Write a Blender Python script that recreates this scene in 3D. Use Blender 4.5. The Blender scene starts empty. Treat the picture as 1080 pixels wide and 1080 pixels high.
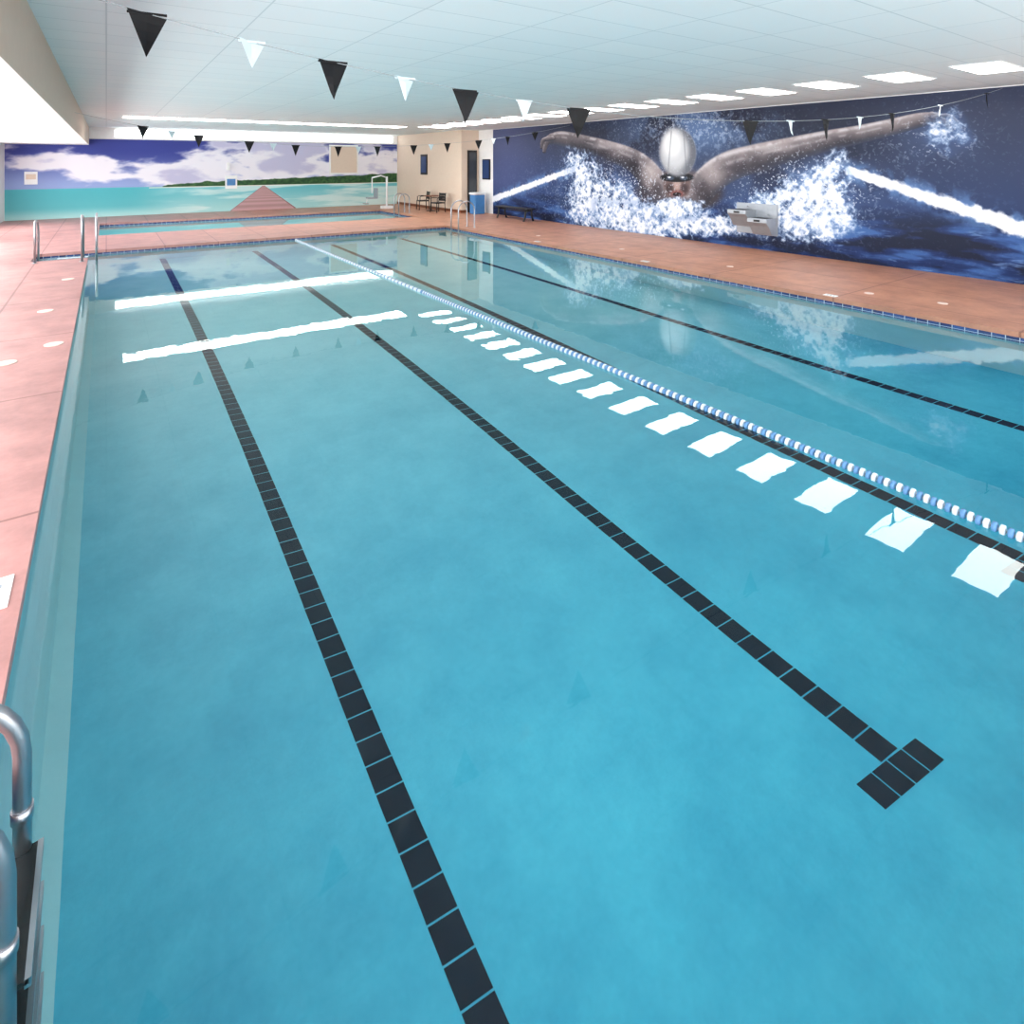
import bpy, bmesh, math, numpy as np
from mathutils import Vector

# ------------------------------------------------------------------ constants
TH = math.radians(35.05); C, S = math.cos(TH), math.sin(TH)
F = 610.0; CX = 540.0; HY = 171.0; CH = 2.37
DECK = 0.12; CEIL = 3.8
PX0, PX1, PY0, PY1 = -0.356, 9.88, -0.25, 18.2
DEPTH = 1.6
WR, WL, WF, WN = 13.8, -3.2, 29.2, -3.0

# ------------------------------------------------------------------ helpers
def lin(c):
    c = [v/255.0 for v in c]
    return tuple((v/12.92 if v <= 0.04045 else ((v+0.055)/1.055)**2.4) for v in c)

def newmat(name):
    m = bpy.data.materials.new(name); m.use_nodes = True
    nt = m.node_tree
    return m, nt, nt.nodes["Principled BSDF"]

def mat(name, col, rough=0.5, metal=0.0, noise=0.06, scale=8.0, spec=0.5):
    m, nt, b = newmat(name)
    l = lin(col)
    tc = nt.nodes.new("ShaderNodeTexCoord")
    n = nt.nodes.new("ShaderNodeTexNoise"); n.inputs["Scale"].default_value = scale
    n.inputs["Detail"].default_value = 4
    r = nt.nodes.new("ShaderNodeValToRGB")
    r.color_ramp.elements[0].position = 0.3; r.color_ramp.elements[1].position = 0.7
    r.color_ramp.elements[0].color = tuple(max(0, v*(1-noise)) for v in l)+(1,)
    r.color_ramp.elements[1].color = tuple(min(1, v*(1+noise)) for v in l)+(1,)
    nt.links.new(tc.outputs["Object"], n.inputs["Vector"])
    nt.links.new(n.outputs["Fac"], r.inputs["Fac"])
    nt.links.new(r.outputs["Color"], b.inputs["Base Color"])
    b.inputs["Roughness"].default_value = rough
    b.inputs["Metallic"].default_value = metal
    b.inputs["Specular IOR Level"].default_value = spec
    return m

def emis(name, col, strength):
    m, nt, b = newmat(name)
    b.inputs["Base Color"].default_value = (0.9, 0.9, 0.9, 1)
    b.inputs["Emission Color"].default_value = tuple(col)+(1,)
    b.inputs["Emission Strength"].default_value = strength
    return m

class MB:
    def __init__(s): s.v=[]; s.f=[]; s.m=[]; s.sm=[]
    def face(s, pts, mi=0, smooth=False):
        o=len(s.v); s.v += [tuple(p) for p in pts]; s.f.append(tuple(range(o,o+len(pts)))); s.m.append(mi); s.sm.append(smooth)
    def box(s, x0,x1,y0,y1,z0,z1, mi=0, topmi=None, botmi=None):
        o=len(s.v)
        s.v += [(x0,y0,z0),(x1,y0,z0),(x1,y1,z0),(x0,y1,z0),(x0,y0,z1),(x1,y0,z1),(x1,y1,z1),(x0,y1,z1)]
        fs=[(0,3,2,1),(4,5,6,7),(0,1,5,4),(1,2,6,5),(2,3,7,6),(3,0,4,7)]
        for i,f in enumerate(fs):
            mm=mi
            if i==1 and topmi is not None: mm=topmi
            if i==0 and botmi is not None: mm=botmi
            s.f.append(tuple(o+k for k in f)); s.m.append(mm); s.sm.append(False)
    def prism(s, pts, z0, z1, mi=0):
        o=len(s.v); n=len(pts)
        s.v += [(p[0],p[1],z0) for p in pts]+[(p[0],p[1],z1) for p in pts]
        s.f.append(tuple(o+n+i for i in range(n))); s.m.append(mi); s.sm.append(False)
        s.f.append(tuple(o+i for i in reversed(range(n)))); s.m.append(mi); s.sm.append(False)
        for i in range(n):
            j=(i+1)%n; s.f.append((o+i,o+j,o+n+j,o+n+i)); s.m.append(mi); s.sm.append(False)
    def tube(s, path, r, mi=0, n=12, caps=True):
        P=[Vector(p) for p in path]; rs = r if isinstance(r,(list,tuple)) else [r]*len(P)
        o=len(s.v); up=None
        for i,p in enumerate(P):
            t=(P[min(i+1,len(P)-1)]-P[max(i-1,0)]).normalized()
            if up is None:
                up=Vector((0,0,1)) if abs(t.z)<0.9 else Vector((0,1,0))
            a=(up-t*up.dot(t))
            if a.length<1e-5: a=Vector((1,0,0))-t*t.x
            a.normalize(); b=t.cross(a); up=a
            for k in range(n):
                an=2*math.pi*k/n
                q=p+a*(rs[i]*math.cos(an))+b*(rs[i]*math.sin(an)); s.v.append(tuple(q))
        for i in range(len(P)-1):
            for k in range(n):
                k2=(k+1)%n
                s.f.append((o+i*n+k,o+i*n+k2,o+(i+1)*n+k2,o+(i+1)*n+k)); s.m.append(mi); s.sm.append(True)
        if caps:
            s.f.append(tuple(o+k for k in reversed(range(n)))); s.m.append(mi); s.sm.append(False)
            e=o+(len(P)-1)*n
            s.f.append(tuple(e+k for k in range(n))); s.m.append(mi); s.sm.append(False)
    def obj(s, name, mats, loc=None, bevel=0):
        me=bpy.data.meshes.new(name); me.from_pydata(s.v,[],s.f)
        for m in mats: me.materials.append(m)
        me.polygons.foreach_set("material_index", s.m)
        me.polygons.foreach_set("use_smooth", s.sm)
        me.update()
        ob=bpy.data.objects.new(name, me); bpy.context.collection.objects.link(ob)
        if loc: ob.location=loc
        if bevel:
            b=ob.modifiers.new("bevel","BEVEL"); b.width=bevel; b.segments=2; b.limit_method='ANGLE'
        return ob

rng=np.random.RandomState(5)
TAB=rng.rand(256,256)
def vnoise(x,y):
    xi=np.floor(x).astype(int); yi=np.floor(y).astype(int); fx=x-xi; fy=y-yi
    fx=fx*fx*(3-2*fx); fy=fy*fy*(3-2*fy)
    a=TAB[xi&255,yi&255]; b=TAB[(xi+1)&255,yi&255]; c=TAB[xi&255,(yi+1)&255]; d=TAB[(xi+1)&255,(yi+1)&255]
    return (a*(1-fx)+b*fx)*(1-fy)+(c*(1-fx)+d*fx)*fy
def fbm(x,y,o=5):
    t=0;a=0.5;n=0
    for i in range(o):
        t=t+a*vnoise((x*0.8+y*0.6)*2**i+17*i,(y*0.8-x*0.6)*2**i+31*i); n+=a; a*=0.5
    return t/n
def ridge(x,y,o=4):
    t=0;a=0.5;n=0
    for i in range(o):
        v=1-np.abs(2*vnoise((x*0.8+y*0.6)*2**i+57*i,(y*0.8-x*0.6)*2**i+11*i)-1); t=t+a*v*v; n+=a; a*=0.55
    return t/n
def sst(e0,e1,x):
    t=np.clip((x-e0)/(e1-e0),0,1); return t*t*(3-2*t)
def over(img,col,mask):
    c=np.array(col,float)
    return img*(1-mask[...,None])+c*mask[...,None]

def grid_mural(name, pos_fn, nu, nv, img, rough=0.35):
    """dense mesh panel carrying a painted picture as colour attribute; img (nv,nu,3) in sRGB 0..255"""
    U,V=np.meshgrid(np.linspace(0,1,nu),np.linspace(0,1,nv))
    co=pos_fn(U,V).reshape(-1,3)
    idx=np.arange(nu*nv).reshape(nv,nu)
    f=np.stack([idx[:-1,:-1],idx[:-1,1:],idx[1:,1:],idx[1:,:-1]],-1).reshape(-1,4)
    me=bpy.data.meshes.new(name)
    me.vertices.add(len(co)); me.vertices.foreach_set("co",co.astype(np.float32).ravel())
    me.loops.add(f.size); me.loops.foreach_set("vertex_index",f.astype(np.int32).ravel())
    me.polygons.add(len(f)); me.polygons.foreach_set("loop_start",np.arange(0,f.size,4,dtype=np.int32))
    me.update(calc_edges=True); me.validate()
    c=np.clip(img/255.0,0,1).reshape(-1,3)
    c=np.where(c<=0.04045,c/12.92,((c+0.055)/1.055)**2.4)
    ca=me.color_attributes.new("picture","FLOAT_COLOR","POINT")
    ca.data.foreach_set("color",np.concatenate([c,np.ones((len(c),1))],1).astype(np.float32).ravel())
    m,nt,b=newmat(name+"_print")
    at=nt.nodes.new("ShaderNodeAttribute"); at.attribute_name="picture"
    nt.links.new(at.outputs["Color"],b.inputs["Base Color"]); b.inputs["Roughness"].default_value=rough
    b.inputs["Specular IOR Level"].default_value=0.2
    me.materials.append(m)
    ob=bpy.data.objects.new(name,me); bpy.context.collection.objects.link(ob)
    return ob

# ------------------------------------------------------------------ materials
M_beige=mat("beige_paint",(222,204,186),0.7,noise=0.02)
M_soff=mat("soffit_paint",(200,180,162),0.7,noise=0.02)
M_white=mat("white_paint",(240,242,242),0.6,noise=0.02)
M_steel=mat("stainless_steel",(170,174,180),0.34,1.0,noise=0.08)
M_grey=mat("brushed_steel",(158,164,172),0.35,0.3,noise=0.05)
M_black=mat("black_plastic",(18,18,22),0.45)
M_blackflag=mat("black_vinyl",(16,18,22),0.5,spec=0.2)
M_whiteflag=mat("white_vinyl",(210,226,232),0.5)
M_navy=mat("navy_tile",(9,24,42),0.6,noise=0.08,scale=3,spec=0.1)
M_wplast=mat("white_plastic",(235,238,240),0.4)
M_lid=mat("lid_plastic",(226,205,195),0.5)
M_ropewhite=mat("float_white",(214,226,234),0.5)
M_ropeblue=mat("float_pale_blue",(90,138,186),0.5)
M_blueplast=mat("blue_plastic",(70,130,190),0.4)
M_dkblue=mat("dark_blue_plastic",(30,60,110),0.4)
M_cord=mat("cord",(150,160,165),0.6)
M_wood=mat("brown_wood",(120,70,45),0.5,noise=0.2)
M_panel=emis("light_diffuser",(1,0.99,0.96),11.0)
M_cove=emis("cove_diffuser",(1,0.99,0.97),5.0)

# deck: salmon concrete with joints
M_deck,nt,b=newmat("salmon_deck_concrete")
tc=nt.nodes.new("ShaderNodeTexCoord"); sep=nt.nodes.new("ShaderNodeSeparateXYZ")
nt.links.new(tc.outputs["Object"],sep.inputs[0])
mr=nt.nodes.new("ShaderNodeMapRange"); mr.inputs[1].default_value=0; mr.inputs[2].default_value=10
nt.links.new(sep.outputs["X"],mr.inputs[0])
mx=nt.nodes.new("ShaderNodeMix"); mx.data_type='RGBA'
mx.inputs[6].default_value=lin((184,134,130))+(1,); mx.inputs[7].default_value=lin((190,136,110))+(1,)
nt.links.new(mr.outputs[0],mx.inputs[0])
no=nt.nodes.new("ShaderNodeTexNoise"); no.inputs["Scale"].default_value=2.2; no.inputs["Detail"].default_value=9; no.inputs["Roughness"].default_value=0.7
nt.links.new(tc.outputs["Object"],no.inputs["Vector"])
nr=nt.nodes.new("ShaderNodeMapRange"); nr.inputs[1].default_value=0.3; nr.inputs[2].default_value=0.7; nr.inputs[3].default_value=0.68; nr.inputs[4].default_value=1.16
nt.links.new(no.outputs["Fac"],nr.inputs[0])
mu=nt.nodes.new("ShaderNodeMix"); mu.data_type='RGBA'; mu.blend_type='MULTIPLY'; mu.inputs[0].default_value=1
nt.links.new(mx.outputs[2],mu.inputs[6]); nt.links.new(nr.outputs[0],mu.inputs[7])
br=nt.nodes.new("ShaderNodeTexBrick"); br.offset=0; br.inputs["Scale"].default_value=1
br.inputs["Brick Width"].default_value=1.3; br.inputs["Row Height"].default_value=2.4; br.inputs["Mortar Size"].default_value=0.014
br.inputs["Color1"].default_value=(1,1,1,1); br.inputs["Color2"].default_value=(0.94,0.94,0.94,1); br.inputs["Mortar"].default_value=(0.55,0.5,0.5,1)
nt.links.new(tc.outputs["Object"],br.inputs["Vector"])
mu2=nt.nodes.new("ShaderNodeMix"); mu2.data_type='RGBA'; mu2.blend_type='MULTIPLY'; mu2.inputs[0].default_value=1
nt.links.new(mu.outputs[2],mu2.inputs[6]); nt.links.new(br.outputs["Color"],mu2.inputs[7])
nt.links.new(mu2.outputs[2],b.inputs["Base Color"]); b.inputs["Roughness"].default_value=0.42

# ceiling tiles
M_ceil,nt,b=newmat("acoustic_ceiling_tile")
tc=nt.nodes.new("ShaderNodeTexCoord")
br=nt.nodes.new("ShaderNodeTexBrick"); br.offset=0; br.inputs["Scale"].default_value=1
br.inputs["Brick Width"].default_value=1.22; br.inputs["Row Height"].default_value=0.61; br.inputs["Mortar Size"].default_value=0.008
br.inputs["Color1"].default_value=lin((230,242,244))+(1,); br.inputs["Color2"].default_value=lin((226,239,242))+(1,); br.inputs["Mortar"].default_value=lin((200,217,221))+(1,)
nt.links.new(tc.outputs["Object"],br.inputs["Vector"]); nt.links.new(br.outputs["Color"],b.inputs["Base Color"])
b.inputs["Roughness"].default_value=0.8

# pool plaster: mottled, with reflection and haze painted in as paler far-end colour
def plaster(name,c0,c1,f0=None,f1=None):
    m,nt,b=newmat(name)
    tc=nt.nodes.new("ShaderNodeTexCoord")
    n=nt.nodes.new("ShaderNodeTexNoise"); n.inputs["Scale"].default_value=0.9
    n.inputs["Detail"].default_value=14; n.inputs["Roughness"].default_value=0.82
    nt.links.new(tc.outputs["Object"],n.inputs["Vector"])
    def ramp(a,b_):
        r=nt.nodes.new("ShaderNodeValToRGB"); r.color_ramp.elements[0].position=0.32; r.color_ramp.elements[1].position=0.68
        r.color_ramp.elements[0].color=lin(a)+(1,); r.color_ramp.elements[1].color=lin(b_)+(1,)
        nt.links.new(n.outputs["Fac"],r.inputs["Fac"]); return r
    r=ramp(c0,c1); src=r.outputs["Color"]
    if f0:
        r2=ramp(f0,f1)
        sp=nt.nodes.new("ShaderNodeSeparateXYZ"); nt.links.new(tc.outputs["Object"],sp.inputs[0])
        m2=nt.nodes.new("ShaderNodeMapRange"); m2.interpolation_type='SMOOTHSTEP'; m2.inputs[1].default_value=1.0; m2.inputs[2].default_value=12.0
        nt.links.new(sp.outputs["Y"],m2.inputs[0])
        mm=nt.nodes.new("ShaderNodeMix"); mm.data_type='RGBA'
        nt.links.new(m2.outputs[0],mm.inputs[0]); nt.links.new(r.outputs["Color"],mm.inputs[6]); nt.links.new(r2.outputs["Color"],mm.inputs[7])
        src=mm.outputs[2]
    nt.links.new(src,b.inputs["Base Color"])
    b.inputs["Roughness"].default_value=0.7
    return m
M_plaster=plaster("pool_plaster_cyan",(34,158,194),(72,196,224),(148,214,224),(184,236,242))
M_plwall=plaster("pool_wall_plaster",(160,210,218),(175,222,228))

# waterline tiles
M_band,nt,b=newmat("waterline_tile_blue")
tc=nt.nodes.new("ShaderNodeTexCoord"); sp=nt.nodes.new("ShaderNodeSeparateXYZ"); nt.links.new(tc.outputs["Object"],sp.inputs[0])
ad=nt.nodes.new("ShaderNodeMath"); ad.operation='ADD'; nt.links.new(sp.outputs["X"],ad.inputs[0]); nt.links.new(sp.outputs["Y"],ad.inputs[1])
cb=nt.nodes.new("ShaderNodeCombineXYZ"); nt.links.new(ad.outputs[0],cb.inputs[0]); nt.links.new(sp.outputs["Z"],cb.inputs[1])
br=nt.nodes.new("ShaderNodeTexBrick"); br.offset=0; br.inputs["Scale"].default_value=1
br.inputs["Brick Width"].default_value=0.15; br.inputs["Row Height"].default_value=0.08; br.inputs["Mortar Size"].default_value=0.006
br.inputs["Color1"].default_value=lin((16,40,90))+(1,); br.inputs["Color2"].default_value=lin((32,72,134))+(1,); br.inputs["Mortar"].default_value=lin((160,182,204))+(1,)
nt.links.new(cb.outputs[0],br.inputs["Vector"]); nt.links.new(br.outputs["Color"],b.inputs["Base Color"])
b.inputs["Roughness"].default_value=0.25

# water
M_water=bpy.data.materials.new("pool_water"); M_water.use_nodes=True; nt=M_water.node_tree; nt.nodes.clear()
out=nt.nodes.new("ShaderNodeOutputMaterial"); g=nt.nodes.new("ShaderNodeBsdfGlass"); g.inputs["IOR"].default_value=1.36; g.inputs["Roughness"].default_value=0.0
g.inputs["Color"].default_value=(0.94,1,1,1)
tc=nt.nodes.new("ShaderNodeTexCoord"); n=nt.nodes.new("ShaderNodeTexNoise"); n.inputs["Scale"].default_value=3.0; n.inputs["Detail"].default_value=2
bp=nt.nodes.new("ShaderNodeBump"); bp.inputs["Strength"].default_value=0.2; bp.inputs["Distance"].default_value=0.003
nt.links.new(tc.outputs["Object"],n.inputs["Vector"]); nt.links.new(n.outputs["Fac"],bp.inputs["Height"]); nt.links.new(bp.outputs["Normal"],g.inputs["Normal"])
nt.links.new(g.outputs[0],out.inputs["Surface"])

# ------------------------------------------------------------------ floor / deck
FP=(-0.2,10.6,21.8,26.0)
RX0,RY0=-1.4,16.9
k=MB()
z0,z1=0.05,DECK
for (a,b_,c,d) in [(WL,PX0,WN,RY0),(WL,RX0,RY0,PY1),(PX0,PX1,WN,PY0),(PX1,WR,WN,FP[2]),(WL,PX1,PY1,FP[2]),
                 (WL,FP[0],FP[2],FP[3]),(FP[1],WR,FP[2],FP[3]),(WL,WR,FP[3],WF)]:
    k.box(a,b_,c,d,z0,z1)
k.obj("floor",[M_deck])

# ------------------------------------------------------------------ main pool basin
k=MB(); D=-DEPTH; bz=0.06; bb=-0.10
e=0.015
X0,X1,Y0,Y1=PX0-e,PX1+e,PY0-e,PY1+e
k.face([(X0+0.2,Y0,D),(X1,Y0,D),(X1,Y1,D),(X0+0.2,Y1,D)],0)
prof=[(X0,bb),(X0,-1.2),(X0+0.03,-1.42),(X0+0.09,-1.54),(X0+0.2,D)]
for i in range(len(prof)-1):
    (xa,za),(xb,zb)=prof[i],prof[i+1]
    k.face([(xa,Y0,za),(xb,Y0,zb),(xb,Y1,zb),(xa,Y1,za)],1)
k.face([(X1,Y0,D),(X1,Y0,bb),(X1,Y1,bb),(X1,Y1,D)],1)
k.face([(X0,Y1,D),(X1,Y1,D),(X1,Y1,bb),(X0,Y1,bb)],1)
k.face([(X0,Y0,D),(X0,Y0,bb),(X1,Y0,bb),(X1,Y0,D)],1)
k.box(X0-0.03,X0,Y0,RY0,bb,bz,2)
k.box(X1,X1+0.03,Y0,Y1,bb,bz,2)
k.box(RX0,X1,Y1,Y1+0.03,bb,bz,2)
k.box(X0,X1,Y0-0.03,Y0,bb,bz,2)
k.box(RX0-0.03,RX0,RY0,Y1,-0.5,bz,2)
k.box(RX0,X0,RY0-0.03,RY0,-0.5,bz,2)
k.box(RX0,X0-0.001,RY0,Y1,-0.6,-0.28,1)
k.box(RX0,RX0+0.4,RY0,Y1,-0.28,-0.12,1)
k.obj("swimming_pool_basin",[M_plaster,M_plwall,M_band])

# lane marking tiles on the bottom (laid slightly out of square, as in the pool)
k=MB(); tl=0.15; hw=0.072; gp=0.005
zt=D+0.004
def tile(cx,x0,x1,y0,y1,sh):
    k.prism([(x0,y0+sh*(x0-cx)),(x1,y0+sh*(x1-cx)),(x1,y1+sh*(x1-cx)),(x0,y1+sh*(x0-cx))],D+0.001,zt,0)
for lx in [1.245,3.56,5.83,8.18]:
    y=1.42
    while y<PY1-0.1:
        tile(lx,lx-hw,lx+hw,y+gp,min(y+tl,Y1)-gp,-0.16); y+=tl
    for j in range(4):
        xa=lx-0.25+j*0.125-0.04
        tile(lx,xa+gp,xa+0.125-gp,1.42-0.145,1.42-gp,-0.19)
k.obj("lane_marking_tiles",[M_navy])

# water
k=MB()
k.face([(PX0-0.014,PY0,0),(PX1+0.014,PY0,0),(PX1+0.014,PY1+0.014,0),(PX0-0.014,PY1+0.014,0)])
k.face([(RX0,RY0,0),(PX0-0.0145,RY0,0),(PX0-0.0145,PY1+0.014,0),(RX0,PY1+0.014,0)])
k.obj("pool_water_surface",[M_water])

# far pool
k=MB(); x0,x1,y0,y1=FP; d=-0.9
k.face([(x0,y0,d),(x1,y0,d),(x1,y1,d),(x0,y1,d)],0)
for q in ([(x0,y0),(x0,y1)],[(x1,y1),(x1,y0)],[(x0,y1),(x1,y1)],[(x1,y0),(x0,y0)]):
    (xa,ya),(xb,yb)=q
    k.face([(xa,ya,d),(xb,yb,d),(xb,yb,-0.1),(xa,ya,-0.1)],1)
k.box(x0-0.03,x0,y0,y1,-0.1,bz,2); k.box(x1,x1+0.03,y0,y1,-0.1,bz,2); k.box(x0,x1,y1,y1+0.03,-0.1,bz,2); k.box(x0,x1,y0-0.03,y0,-0.1,bz,2)
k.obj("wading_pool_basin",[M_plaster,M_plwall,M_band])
k=MB(); k.face([(x0,y0,0.0),(x1,y0,0.0),(x1,y1,0.0),(x0,y1,0.0)]); k.obj("wading_pool_water",[M_water])

# ------------------------------------------------------------------ shell
k=MB(); k.box(-0.575,WR,WN,WF,CEIL,CEIL+0.1); k.obj("ceiling",[M_ceil])
k=MB(); k.box(WL,-0.575,WN,WF-0.015,3.07,CEIL+0.1,0,botmi=1); k.obj("ceiling_soffit",[M_soff,M_white])
k=MB(); k.box(WR,WR+0.2,WN,WF,0,CEIL); k.obj("wall_right",[M_white])
k=MB(); k.box(WL,WR,WF,WF+0.2,0,CEIL); k.obj("wall_far",[M_white])
k=MB(); k.box(12.9,WR,22.3,WF,DECK,CEIL); k.obj("wall_partition",[M_beige])
k=MB(); k.box(12.875,12.9,22.28,WF,DECK,DECK+0.12); k.box(12.875,WR,22.275,22.3,DECK,DECK+0.12); k.obj("baseboard_partition",[M_wood])

def wall_with_windows(name, axis, pos, lo, hi, openings, zb, zt_, wn0):
    k=MB(); th=0.2
    def bx(a,b_,c,d):
        if axis=='x': k.box(pos-th,pos,a,b_,c,d)
        else: k.box(a,b_,pos-th,pos,c,d)
    top=3.07 if axis=='x' else CEIL
    bx(lo,hi,0,zb); bx(lo,hi,zt_,top)
    prev=lo
    for (a,b_) in openings:
        bx(prev,a,zb,zt_); prev=b_
    bx(prev,hi,zb,zt_)
    k.obj(name,[M_white])
    for i,(a,b_) in enumerate(openings):
        k=MB(); n=3
        def fb(a1,b1,c,d):
            if axis=='x': k.box(pos-0.14,pos-0.06,a1,b1,c,d)
            else: k.box(a1,b1,pos-0.14,pos-0.06,c,d)
        fb(a,b_,zb,zb+0.06); fb(a,b_,zt_-0.06,zt_)
        for j in range(n+1):
            c_=a+(b_-a-0.06)*j/n; fb(c_,c_+0.06,zb,zt_)
        k.obj("window_%d"%(wn0+i),[M_white])
        L=bpy.data.lights.new("daylight_lamp","AREA"); L.shape='RECTANGLE'; L.size=(b_-a); L.size_y=zt_-zb
        L.energy=WIN_E; L.color=(1,0.98,0.96)
        ob=bpy.data.objects.new("window_daylight",L); bpy.context.collection.objects.link(ob)
        if axis=='x':
            ob.location=(pos-0.35,(a+b_)/2,(zb+zt_)/2); ob.rotation_euler=(math.radians(90),0,math.radians(-90))
        else:
            ob.location=((a+b_)/2,pos-0.35,(zb+zt_)/2); ob.rotation_euler=(math.radians(90),0,0)
WIN_E=250
wall_with_windows("wall_left",'x',WL,WN,WF,[(-2,1.6),(3,6.6),(8,11.6),(13,16.6),(18,21.6),(23,26.6)],0.5,2.8,1)
wall_with_windows("wall_near",'y',WN,WL,WR,[(-2.4,1.6),(2.8,6.8),(8.6,12.6)],0.5,3.4,7)

pm=None
for i in range(19):
    yc=3.02+1.2*i
    if yc>22.0: break
    k=MB(); k.box(-0.64,0.64,-0.31,0.31,-0.012,0.0,0); k.box(-0.61,0.61,-0.28,0.28,-0.016,-0.004,1)
    if pm is None:
        o=k.obj("ceiling_light",[M_white,M_panel]); pm=o.data
    else:
        o=bpy.data.objects.new("ceiling_light",pm); bpy.context.collection.objects.link(o)
    o.location=(10.93,yc,CEIL)
k=MB(); k.box(0.4,9.9,21.35,22.35,CEIL-0.012,CEIL,0)
for i in range(15):
    xa=0.43+i*0.63; k.box(xa,xa+0.61,21.38,22.32,CEIL-0.018,CEIL-0.005,1)
k.obj("ceiling_light_strip",[M_white,M_panel])
k=MB(); k.box(-0.57,12.89,WF-0.06,WF-0.001,3.33,CEIL,0); k.box(0.3,12.6,WF-0.08,WF-0.055,3.42,CEIL-0.08,1)
k.obj("cove_light",[M_white,M_cove])

# ------------------------------------------------------------------ right wall mural (butterfly swimmer)
ya,yb=0.0,21.1; nu,nv=2200,420
Yv=np.linspace(ya,yb,nu)[None,:].repeat(nv,0); Zv=np.linspace(DECK+0.001,CEIL-0.02,nv)[:,None].repeat(nu,1)
Xw=WR-0.01
zc=Xw*S+Yv*C; px=CX+F*(Xw*C-Yv*S)/zc; py=HY-F*(Zv-CH)/zc      # design coordinates of the print
nz=fbm(Yv*1.2,Zv*1.2); nf=fbm(Yv*4,Zv*4); nff=fbm(Yv*12,Zv*12,4); nw=fbm(Yv*1.1+9,Zv*5); rg=ridge(Yv*2.2,Zv*2.2); rgf=ridge(Yv*7,Zv*7,4)
nw2=ridge(Yv*1.4+4,Zv*7); nh=fbm(Yv*30,Zv*30,2)
t=sst(0.3,3.7,Zv)
img=np.array([30,52,98.])*(1-t[...,None])+np.array([52,60,86.])*t[...,None]
img=over(img,(12,17,34),np.exp(-(((px-820)/130)**2+((py-150)/40)**2))*0.75)
img=over(img,(18,24,44),np.exp(-(((px-630)/80)**2+((py-140)/24)**2))*0.6)
img=over(img,(84,94,142),np.exp(-(((px-530)/42)**2))*0.7)
img=over(img,(92,122,168),np.exp(-(((px-735)/65)**2+((py-140)/28)**2))*sst(0.3,0.6,nz)*0.85)
img=over(img,(170,190,220),np.exp(-(((px-735)/60)**2+((py-138)/22)**2))*sst(0.5,0.72,nff)*0.7)
wat=sst(204,240,py-(px-800)*0.05)
img=over(img,(18,38,84),wat*0.85)
img=over(img,(70,112,176),wat*sst(0.50,0.72,nw)*0.75)
img=over(img,(140,172,214),wat*sst(0.62,0.85,nw2)*0.5*sst(0.4,0.6,nf))
img=over(img,(6,12,30),wat*sst(0.5,0.36,nw)*0.65)
def seg(p0,p1,r0,r1):
    (x0,y0),(x1,y1)=p0,p1; dx,dy=x1-x0,y1-y0; L2=dx*dx+dy*dy
    t=np.clip(((px-x0)*dx+(py-y0)*dy)/L2,0,1)
    ex=px-(x0+t*dx); ey=py-(y0+t*dy); r=r0+(r1-r0)*t
    d=np.sqrt(ex*ex+ey*ey)
    return d/r, ey/r
def smooth(pts,n=6):
    P=np.array(pts,float); out=[]
    for i in range(len(P)-1):
        p0=P[max(i-1,0)];p1=P[i];p2=P[i+1];p3=P[min(i+2,len(P)-1)]
        for j in range(n):
            t=j/n; out.append(0.5*((2*p1)+(-p0+p2)*t+(2*p0-5*p1+4*p2-p3)*t*t+(-p0+3*p1-3*p2+p3)*t**3))
    out.append(P[-1]); return out
def limb(img,pts,cols,rimk=0.7,sm=True):
    Q=smooth(pts) if sm else pts
    best=np.full(px.shape,9.0); sh=np.zeros(px.shape)
    for i in range(len(Q)-1):
        d,e_=seg((Q[i][0],Q[i][1]),(Q[i+1][0],Q[i+1][1]),Q[i][2],Q[i+1][2])
        m=d<best; best=np.where(m,d,best); sh=np.where(m,e_,sh)
    mask=sst(1.06,0.88,best)
    tone=np.clip(0.45-0.55*sh+0.22*(rg-0.5)+0.7*(nz-0.5),0,1)
    c=np.array(cols[0],float)*(1-tone[...,None])+np.array(cols[1],float)*tone[...,None]
    c=over(c,(222,220,226),np.exp(-((sh+0.72)/0.15)**2)*rimk*sst(0.3,0.6,nf))
    c=over(c,(204,200,204),np.exp(-((sh+0.18)/0.12)**2)*0.4*sst(0.45,0.65,nf))
    c=over(c,(70,86,118),sst(0.3,1.0,sh)*0.45)
    return img*(1-mask[...,None])+c*mask[...,None]
mist=np.exp(-(((px-650)/64)**2+((py-205)/34)**2))+np.exp(-(((px-850)/64)**2+((py-203)/38)**2))+0.5*np.exp(-(((px-985)/40)**2+((py-145)/26)**2))+0.5*np.exp(-(((px-730)/80)**2+((py-130)/16)**2))
mist=np.clip(mist,0,1)
img=over(img,(112,144,196),mist*sst(0.32,0.65,nz)*0.65)
img=over(img,(220,230,244),mist*sst(0.58,0.74,rgf*0.6+nff*0.4)*0.8)
def rope(img,p0,p1,r0,r1):
    d,e_=seg(p0,p1,r0,r1); d=d+0.6*(nf-0.5)+0.8*(nff-0.5)
    img=over(img,(100,140,196),sst(3.4,0.8,d)*0.7*sst(0.35,0.6,nf))
    m=sst(1.3,0.7,d)
    return over(img,(232,238,246),m)
img=rope(img,(896,180),(1110,252),4.5,9)
img=rope(img,(518,211),(606,178),3.0,3)
sk=((38,36,46),(164,154,156))
def ell(cx,cy,rx,ry): return np.sqrt(((px-cx)/rx)**2+((py-cy)/ry)**2)
def blob(img,cx,cy,rx,ry,col,soft=0.12,a=1.0): return over(img,col,sst(1+soft,1-soft,ell(cx,cy,rx,ry))*a)
img=blob(img,716,203,46,22,(54,48,56),0.15)
img=blob(img,716,192,30,14,(108,98,102),0.5,0.8)
img=limb(img,[(700,208,13),(690,192,14),(672,172,12.5),(646,160,10.5),(614,151,9),(592,146,8),(580,147,5)],sk)
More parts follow.
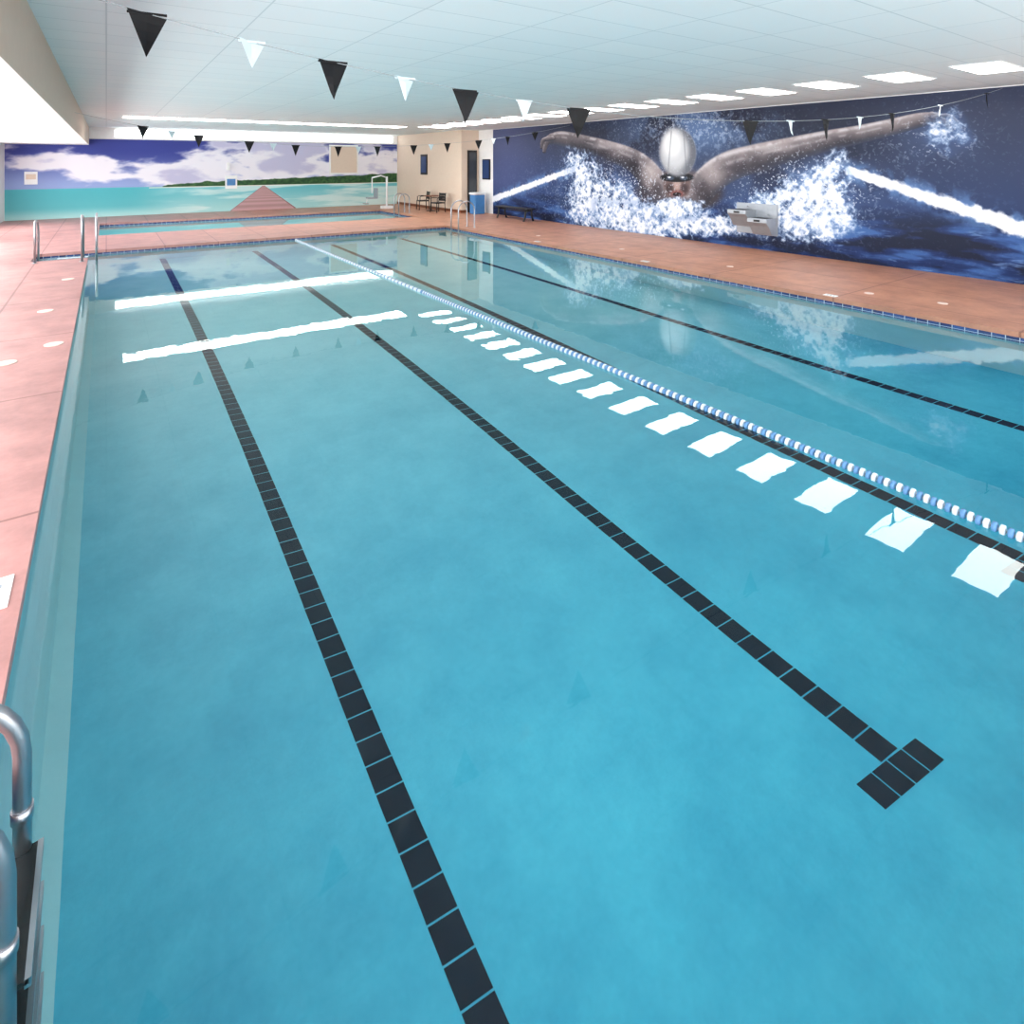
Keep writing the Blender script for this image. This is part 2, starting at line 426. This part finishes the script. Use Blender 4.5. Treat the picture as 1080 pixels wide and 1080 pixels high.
img=limb(img,[(582,145,4.5),(576,151,3.2),(574,160,1.8)],sk)
img=limb(img,[(582,146,3),(573,148,2.2),(571,156,1.3)],sk)
img=limb(img,[(734,210,14),(746,192,16),(768,176,16.5),(800,166,15),(836,157,13),(870,149,11.5),(905,142,10),(940,134,9),(968,127,8),(986,124,6)],sk)
img=limb(img,[(983,122,4.5),(996,128,3.2),(1004,138,1.8)],sk)
img=limb(img,[(986,124,3),(1000,122,2.3),(1010,128,1.3)],sk)
img=blob(img,686,182,9,13,(200,190,190),0.7,0.55); img=blob(img,694,200,7,9,(54,48,56),0.6,0.5)
img=blob(img,752,184,10,13,(196,186,186),0.7,0.5); img=blob(img,740,200,8,9,(52,46,54),0.6,0.5)
img=blob(img,790,178,24,4,(60,56,66),0.7,0.5); img=blob(img,650,169,18,4,(58,54,62),0.7,0.4)
img=blob(img,814,156,20,3.5,(210,204,206),0.8,0.4); img=blob(img,640,154,16,3,(206,200,204),0.8,0.4)
# head
img=blob(img,714,194,14,18,(108,90,90)); img=blob(img,714,194,4,8,(176,152,146),0.6); img=blob(img,706,199,4,5,(66,54,58),0.6); img=blob(img,722,199,4,5,(66,54,58),0.6)
img=blob(img,714,204,7,3.5,(126,78,76),0.4); img=blob(img,714,205,4.5,2.2,(28,12,18))
img=blob(img,714,187,17.5,5,(14,16,24)); img=blob(img,707,188,4,2,(60,74,96),0.4); img=blob(img,721,188,4,2,(60,74,96),0.4); img=blob(img,706,187,1.6,1.0,(220,225,232)); img=blob(img,720,187,1.6,1.0,(220,225,232))
img=blob(img,715,161,19,25,(150,154,162)); img=blob(img,712,158,15,21,(204,208,213),0.4); img=blob(img,709,151,9,13,(250,251,253),0.6)
cap=sst(1.02,0.95,ell(715,161,19,25))
for off in (-7,6):
    img=over(img,(120,126,136),sst(1.2,0.2,np.abs((px-715-off)-0.012*(py-140)*off))*cap*0.5)
img=over(img,(92,97,108),sst(0.6,1.0,ell(712,159,19,26))*cap*sst(-4,12,px-715)*0.8)
def poly(pts,soft):
    inside=np.zeros(px.shape,bool); n=len(pts); dmin=np.full(px.shape,1e9)
    for i in range(n):
        x0,y0=pts[i]; x1,y1=pts[(i+1)%n]
        c=((y0>py)!=(y1>py))&(px<(x1-x0)*(py-y0)/((y1-y0) if y1!=y0 else 1e-9)+x0); inside^=c
        dx,dy=x1-x0,y1-y0; t=np.clip(((px-x0)*dx+(py-y0)*dy)/(dx*dx+dy*dy),0,1)
        dmin=np.minimum(dmin,np.hypot(px-x0-t*dx,py-y0-t*dy))
    s=np.where(inside,dmin,-dmin); return sst(-soft,soft,s)
def splash(img,pts,soft,lo=0.40,hi=0.58):
    m=poly(pts,soft)
    f=0.32*nf+0.30*nff+0.30*rgf+0.08*nh
    img=over(img,(90,124,180),m*0.55*sst(0.3,0.6,nz*0.5+nf*0.5))
    img=over(img,(156,182,218),sst(lo-0.12,hi-0.04,f+0.25*(m-0.7))*sst(0.02,0.3,m)*0.85)
    return over(img,(240,244,250),sst(lo,hi+0.07,f+0.25*(m-0.7))*sst(0.02,0.3,m)*0.97)
img=splash(img,[(600,162),(616,164),(640,188),(672,206),(700,222),(706,242),(680,244),(636,238),(604,236)],14,0.44,0.58)
img=splash(img,[(628,212),(690,218),(740,220),(780,228),(800,244),(700,250),(630,240)],9,0.45,0.60)
img=splash(img,[(772,226),(806,204),(850,184),(886,162),(892,190),(898,236),(870,252),(806,246)],14,0.42,0.56)
img=splash(img,[(978,124),(1008,114),(1026,148),(1002,162),(980,150)],9,0.52,0.66)
img=splash(img,[(690,214),(712,209),(742,214),(735,230),(700,230)],5,0.42,0.56)
drop=sst(0.72,0.76,fbm(Yv*24,Zv*24,2))*np.clip(mist*1.2+0.05,0,1)
img=over(img,(215,225,240),drop)
grid_mural("swimmer_mural",lambda U,V: np.stack([np.full(U.shape,Xw),ya+U*(yb-ya),DECK+0.001+V*(CEIL-0.021-DECK)],-1),nu,nv,img)

# ------------------------------------------------------------------ far wall mural (beach)
xa,xb=WL+0.02,12.88; nu,nv=1200,260; ztp=3.32
Xv=np.linspace(xa,xb,nu)[None,:].repeat(nv,0); Zv=np.linspace(DECK+0.001,ztp,nv)[:,None].repeat(nu,1)
t=sst(1.3,2.9,Zv)[...,None]
img=np.array([150,170,218.])*(1-t)+np.array([62,72,148.])*t
cl=fbm(Xv*0.45+3.3,Zv*1.1+0.4,6)
img=over(img,(238,237,246),sst(0.46,0.59,cl+0.12*np.exp(-((Zv-2.1)/0.5)**2)-0.08*sst(2.6,3.2,Zv)))
img=over(img,(168,168,208),sst(0.58,0.70,cl)*0.6)
sea=sst(1.32,1.30,Zv)
ts=sst(0.1,1.3,Zv)[...,None]
seac=np.array([170,218,218.])*(1-ts)+np.array([108,192,202.])*ts
img=img*(1-sea[...,None])+seac*sea[...,None]
img=over(img,(74,174,184),sea*sst(3.2,0.5,Xv)*0.7*sst(0.15,0.6,Zv))
img=over(img,(218,238,236),sea*sst(0.42,0.65,fbm(Xv*0.5,Zv*4))*0.8*sst(1,4,Xv))
isl=(Xv>2.0)&(Zv>1.29)
hgt=1.37+0.030*(Xv-2)+0.13*fbm(Xv*3,Xv*0+2,4)
hgt=np.where(Xv>2.0,hgt-0.12*np.exp(-(Xv-2)/0.5),0)
m=(sst(0.02,-0.02,Zv-hgt)*isl)
g=fbm(Xv*9,Zv*14)[...,None]
img=img*(1-m[...,None])+(np.array([24,58,44.])*(1-g)+np.array([84,124,70.])*g)*m[...,None]
img=over(img,(245,240,228),sst(0.03,0.0,np.abs(Zv-1.27))*(Xv>1.5))
tt=np.clip((1.25-Zv)/1.1,0,1); cxp=6.1; half=0.05+tt*1.4
mp_=(np.abs(Xv-cxp-0.03*tt)<half)*(Zv<1.25)
pl=0.93+0.07*np.sin(1/(tt+0.08)*22)
edge=(np.abs(np.abs(Xv-cxp)-half)<0.03+0.03*tt)*mp_
img=img*(1-mp_[...,None])+(np.array([200,162,164.])*pl[...,None])*mp_[...,None]
img=over(img,(150,110,114),edge*1.0)
grid_mural("beach_mural",lambda U,V: np.stack([xa+U*(xb-xa),np.full(U.shape,WF-0.01),DECK+0.001+V*(ztp-DECK-0.001)],-1),nu,nv,img,0.6)

k=MB(); k.box(9.2,10.7,WF-0.06,WF-0.012,1.75,3.25,0); k.box(9.28,10.62,WF-0.075,WF-0.05,1.83,3.17,1); k.obj("wall_vent_panel",[M_white,M_beige])
k=MB(); k.box(4.45,4.95,WF-0.04,WF-0.012,1.15,1.75,0); k.box(4.52,4.88,WF-0.045,WF-0.035,1.3,1.6,1); k.box(4.5,4.62,WF-0.14,WF-0.012,2.0,2.35,0); k.obj("safety_sign",[M_white,M_blueplast])
k=MB(); k.box(-2.6,-2.2,WF-0.04,WF-0.012,1.5,2.0,0); k.box(-2.55,-2.25,WF-0.045,WF-0.035,1.7,1.9,1); k.obj("pool_rules_sign",[M_white,M_beige])
k=MB(); k.box(12.86,12.898,25.6,26.3,1.75,2.75,0); k.box(12.85,12.862,25.68,26.22,1.85,2.65,1); k.obj("framed_notice",[M_black,M_dkblue])
k=MB(); k.box(13.2,13.65,22.2,22.295,DECK+0.01,2.9,0); k.box(13.24,13.61,22.19,22.205,0.2,2.8,1); k.obj("door_1",[M_black,mat("door_glass",(60,66,74),0.2)])
k=MB(); k.box(13.0,13.5,21.3,21.75,DECK,0.95,0); k.box(12.97,13.53,21.27,21.78,0.95,1.05,1); k.obj("towel_bin",[M_blueplast,M_wplast],bevel=0.03)
k=MB(); k.box(13.74,13.788,21.3,21.9,1.6,2.5,0); k.box(13.73,13.742,21.35,21.85,1.65,2.45,1); k.obj("info_board",[M_black,M_dkblue])

# drinking fountain (two-level, wall mounted)
k=MB()
def basin(y0,y1,zt1):
    xo=WR-0.50; xi=WR-0.012
    pts=[(xi,zt1),(xo,zt1),(xo-0.0,zt1-0.10),(xo+0.10,zt1-0.20),(xo+0.25,zt1-0.42),(xi,zt1-0.46)]
    o=len(k.v)
    for y in (y0,y1):
        for p in pts: k.v.append((p[0],y,p[1]))
    n=len(pts)
    k.f.append(tuple(o+i for i in range(n))); k.m.append(0); k.sm.append(False)
    k.f.append(tuple(o+n+i for i in reversed(range(n)))); k.m.append(0); k.sm.append(False)
    for i in range(n):
        j=(i+1)%n; k.f.append((o+i,o+n+i,o+n+j,o+j)); k.m.append(0); k.sm.append(False)
    k.box(xi-0.42,xi-0.08,y0+0.06,y1-0.06,zt1,zt1+0.004,1)
    yc=(y0+y1)/2
    k.tube([(xi-0.10,yc-0.1,zt1),(xi-0.10,yc-0.1,zt1+0.06),(xi-0.14,yc-0.1,zt1+0.09),(xi-0.20,yc-0.1,zt1+0.08)],0.014,0,8)
    k.box(xo-0.012,xo,yc-0.08,yc+0.08,zt1-0.08,zt1-0.03,1)
basin(8.62,9.15,1.14); basin(8.06,8.58,0.96)
k.box(WR-0.06,WR-0.012,8.04,9.17,0.52,1.30,0)
k.obj("drinking_fountain",[M_grey,M_black],bevel=0.012)

# ------------------------------------------------------------------ pennants
def pennants(name,y_at,zmin,flags,seed=1):
    k=MB()
    def zz(x): return zmin+(0.02 if x<5.2 else 0.0123)*(x-5.2)**2
    xs=np.linspace(-0.57,13.78,90)
    k.tube([(x,y_at(x),zz(x)) for x in xs],0.0035,2,6)
    for i,(x,mm) in enumerate(flags):
        w=0.112 if mm==0 else 0.09; drop=0.29 if mm==0 else 0.19
        r=np.random.RandomState(seed*100+i); tw=(r.rand()-0.5)*0.10; sw=(r.rand()-0.5)*0.05
        if mm==1: tw+=0.05
        a=(x-w,y_at(x)-tw,zz(x-w)); b_=(x+w,y_at(x)+tw,zz(x+w)); c=(x+sw*0.5,y_at(x)+sw,zz(x)-drop)
        n=5; rows=[]
        for j in range(n+1):
            t=j/n
            L=Vector(a).lerp(Vector(c),t); R=Vector(b_).lerp(Vector(c),t)
            Mi=(L+R)/2+Vector((0,0.02*math.sin(t*3+i),0))
            rows.append((L,Mi,R))
        for j in range(n):
            for q in range(2):
                k.face([rows[j][q],rows[j+1][q],rows[j+1][q+1],rows[j][q+1]] if j<n-1 else [rows[j][q],rows[n][1],rows[j][q+1]],mm,True)
        k.box(x-w,x+w,y_at(x)-0.005,y_at(x)+0.005,zz(x)-0.008,zz(x)+0.008,mm)
    k.obj(name,[M_blackflag,M_whiteflag,M_cord])
fl=[(0.22,0),(0.85,1),(1.42,0),(2.0,1),(2.55,0),(3.15,1),(3.78,0),(6.4,0),(7.2,1),(8.0,0),(8.85,1),(9.75,0),(11.3,1),(13.1,0)]
pennants("pennant_flag_string",lambda x:4.5-0.065*x,2.85,fl)
f2=[(0.7+1.15*i,0) for i in range(11)]+[(1.28+2.3*i,1) for i in range(5)]
pennants("pennant_flag_string",lambda x:16.0,2.80,f2,seed=2)

# ------------------------------------------------------------------ lane rope
k=MB(); i=0; lx=4.70
k.tube([(lx,PY0,0.01),(lx,PY1,0.01)],0.008,2,6)
y=PY0+0.2
while y<PY1-0.12:
    r0=0.036
    mi = i%2
    if y>9.5: mi = 1 if i%4==0 else 0
    k.tube([(lx,y,0.010),(lx,y+0.006,0.010),(lx,y+0.026,0.010),(lx,y+0.032,0.010)],[r0*0.6,r0,r0,r0*0.6],mi,12)
    y+=0.042; i+=1
k.obj("lane_rope",[M_ropewhite,M_ropeblue,M_cord])

# ------------------------------------------------------------------ ladders / rails
def arch(xa,xb,zc,zb,y,n=14):
    r=abs(xb-xa)/2; cx=(xa+xb)/2; sg=1 if xb>xa else -1
    p=[(xa,y,DECK),(xa,y,DECK+0.02)]+[(cx-sg*r*math.cos(math.pi*j/n),y,zc+r*math.sin(math.pi*j/n)) for j in range(n+1)]
    p.append((xb,y,zb)); return p
def ladder(name,xdeck,xin,ya_,yb_,zc,zb,r=0.022,treads=(-0.3,-0.6,-0.9)):
    k=MB()
    for y in (ya_,yb_):
        k.tube(arch(xdeck,xin,zc,zb,y),r,0,16)
        k.tube([(xdeck,y,DECK),(xdeck,y,DECK+0.015)],r*2.2,0,16)
        k.tube([(xin,y,0.03),(xin,y,-0.02)],r*1.2,0,16)
    for tz in treads:
        k.box(xin-0.045,xin+0.055,min(ya_,yb_),max(ya_,yb_),tz-0.012,tz+0.012,1)
        k.box(xin+0.045,xin+0.062,min(ya_,yb_),max(ya_,yb_),tz-0.03,tz+0.016,2)
    k.obj(name,[M_steel,M_black,M_steel])
ladder("pool_ladder",-0.80,-0.25,2.30,2.74,0.22,-1.25,r=0.028,treads=(-0.22,-0.48,-0.74,-1.0))
ladder("pool_ladder",10.35,9.72,17.0,17.5,0.72,-1.2)
ladder("pool_ladder",11.0,10.5,23.6,24.1,0.72,-0.7,treads=(-0.3,-0.6))
def stair_rail(x,y0,y1,zt1):
    k=MB()
    p=[(x,y0,DECK),(x,y0,zt1-0.15),(x,y0+0.04,zt1-0.05),(x,y0+0.15,zt1),(x,y1-0.25,zt1-0.05),(x,y1-0.06,zt1-0.18),(x,y1,zt1-0.35),(x,y1,-0.27)]
    if y1<y0: p=[(x,y0,DECK),(x,y0,zt1-0.15),(x,y0-0.04,zt1-0.05),(x,y0-0.15,zt1),(x,y1+0.25,zt1-0.05),(x,y1+0.06,zt1-0.18),(x,y1,zt1-0.35),(x,y1,-0.5)]
    k.tube(p,0.024,0,12); k.tube([(x,y0,DECK),(x,y0,DECK+0.015)],0.05,0,16)
    k.obj("stair_handrail",[M_steel])
stair_rail(-1.3,16.6,17.4,1.05); stair_rail(-0.45,16.3,17.2,1.15); stair_rail(-0.2,18.4,17.7,1.05)

# ------------------------------------------------------------------ deck fittings
def disc(name,x,y,r,m):
    k=MB(); k.tube([(x,y,DECK-0.001),(x,y,DECK+0.006),(x,y,DECK+0.008)],[r,r,r*0.9],0,28); k.obj(name,[m])
for (x,y) in [(-0.92,8.55),(-0.53,9.1),(-0.75,11.2),(-0.6,14.0)]:
    disc("skimmer_lid",x,y,0.10,M_lid)
for (x,y) in [(10.9,3.6),(10.7,4.6),(11.0,7.5),(10.9,10.6),(10.8,14.0)]:
    disc("skimmer_lid",x,y,0.07,M_lid)
def marker(x,y,sx,sy):
    k=MB(); k.box(x-sx,x+sx,y-sy,y+sy,DECK,DECK+0.006,0)
    for j in range(3): k.box(x-sx*0.6,x+sx*0.3,y-sy*0.7+j*sy*0.5,y-sy*0.5+j*sy*0.5,DECK+0.006,DECK+0.008,1)
    k.obj("depth_marker_tile",[M_white,M_grey])
marker(-0.47,4.0,0.06,0.14); marker(10.0,4.9,0.06,0.1); marker(10.0,9.0,0.06,0.1); marker(10.0,13.0,0.06,0.1)

def bench(name,x,y0,y1):
    k=MB()
    for j in range(3): k.box(x-0.2+j*0.14,x-0.08+j*0.14,y0,y1,0.56,0.61,0)
    for y in (y0+0.2,y1-0.2):
        k.tube([(x-0.22,y,DECK),(x-0.15,y,0.3),(x-0.12,y,0.56)],0.04,0,8)
        k.tube([(x+0.24,y,DECK),(x+0.17,y,0.3),(x+0.14,y,0.56)],0.04,0,8)
        k.box(x-0.18,x+0.2,y-0.03,y+0.03,0.50,0.56,0)
    k.box(x-0.03,x+0.03,y0+0.2,y1-0.2,0.47,0.51,0)
    k.obj(name,[M_black],bevel=0.008)
bench("bench",13.1,17.4,19.6)
def chair(x,y,rot):
    k=MB()
    k.box(-0.24,0.24,-0.24,0.24,0.40,0.45,0)
    for (a,b_) in ((-0.22,-0.22),(0.22,-0.22),(-0.22,0.22),(0.22,0.22)):
        k.tube([(a*1.1,b_*1.1,0),(a,b_,0.42)],0.02,0,8)
    for a in (-0.22,0.22):
        k.tube([(a,0.22,0.42),(a,0.28,0.86)],0.02,0,8)
        k.tube([(a,-0.2,0.44),(a,-0.2,0.62),(a,-0.12,0.65),(a,0.25,0.65)],0.018,0,8)
    for j in range(3): k.box(-0.22,0.22,0.25,0.28,0.50+j*0.12,0.61+j*0.12,0)
    o=k.obj("patio_chair",[M_black]); o.location=(x,y,DECK); o.rotation_euler=(0,0,rot)
chair(12.2,23.2,math.radians(-80)); chair(12.3,24.9,math.radians(-100))
k=MB(); k.tube([(0,0,0.0),(0,0,0.02)],0.22,0,20); k.tube([(0,0,0.02),(0,0,0.68)],0.025,0,10); k.tube([(0,0,0.68),(0,0,0.71)],0.35,1,28)
o=k.obj("side_table",[M_black,M_wood]); o.location=(12.3,24.05,DECK)
k=MB()
k.box(-0.25,0.25,-0.2,0.2,0,0.12,0); k.tube([(0,0,0.1),(0,0,1.55)],0.05,0,12)
k.tube([(0,0,1.5),(-0.3,0,1.6),(-0.75,0,1.5)],0.035,0,10); k.tube([(-0.75,0,1.5),(-0.75,0,0.75)],0.025,0,10)
k.box(-0.98,-0.55,-0.22,0.22,0.5,0.56,1); k.box(-0.58,-0.54,-0.22,0.22,0.56,1.0,1); k.box(-1.15,-0.98,-0.18,0.18,0.25,0.29,1)
k.tube([(-0.98,0,0.5),(-1.05,0,0.27)],0.02,0,8)
o=k.obj("pool_lift",[M_wplast,M_grey]); o.location=(11.2,26.6,DECK)

# ------------------------------------------------------------------ world + camera
w=bpy.data.worlds.new("World"); bpy.context.scene.world=w; w.use_nodes=True
w.node_tree.nodes["Background"].inputs[0].default_value=(0.9,0.96,1,1)
w.node_tree.nodes["Background"].inputs[1].default_value=2.0
cam=bpy.data.cameras.new("camera"); co=bpy.data.objects.new("camera",cam); bpy.context.collection.objects.link(co)
co.location=(0,0,CH); co.rotation_euler=(math.radians(90),0,-TH)
cam.sensor_width=36; cam.lens=36*F/1080; cam.shift_y=-(540-HY)/1080; cam.clip_start=0.05; cam.clip_end=200
bpy.context.scene.camera=co
bpy.context.scene.view_settings.view_transform='Standard'
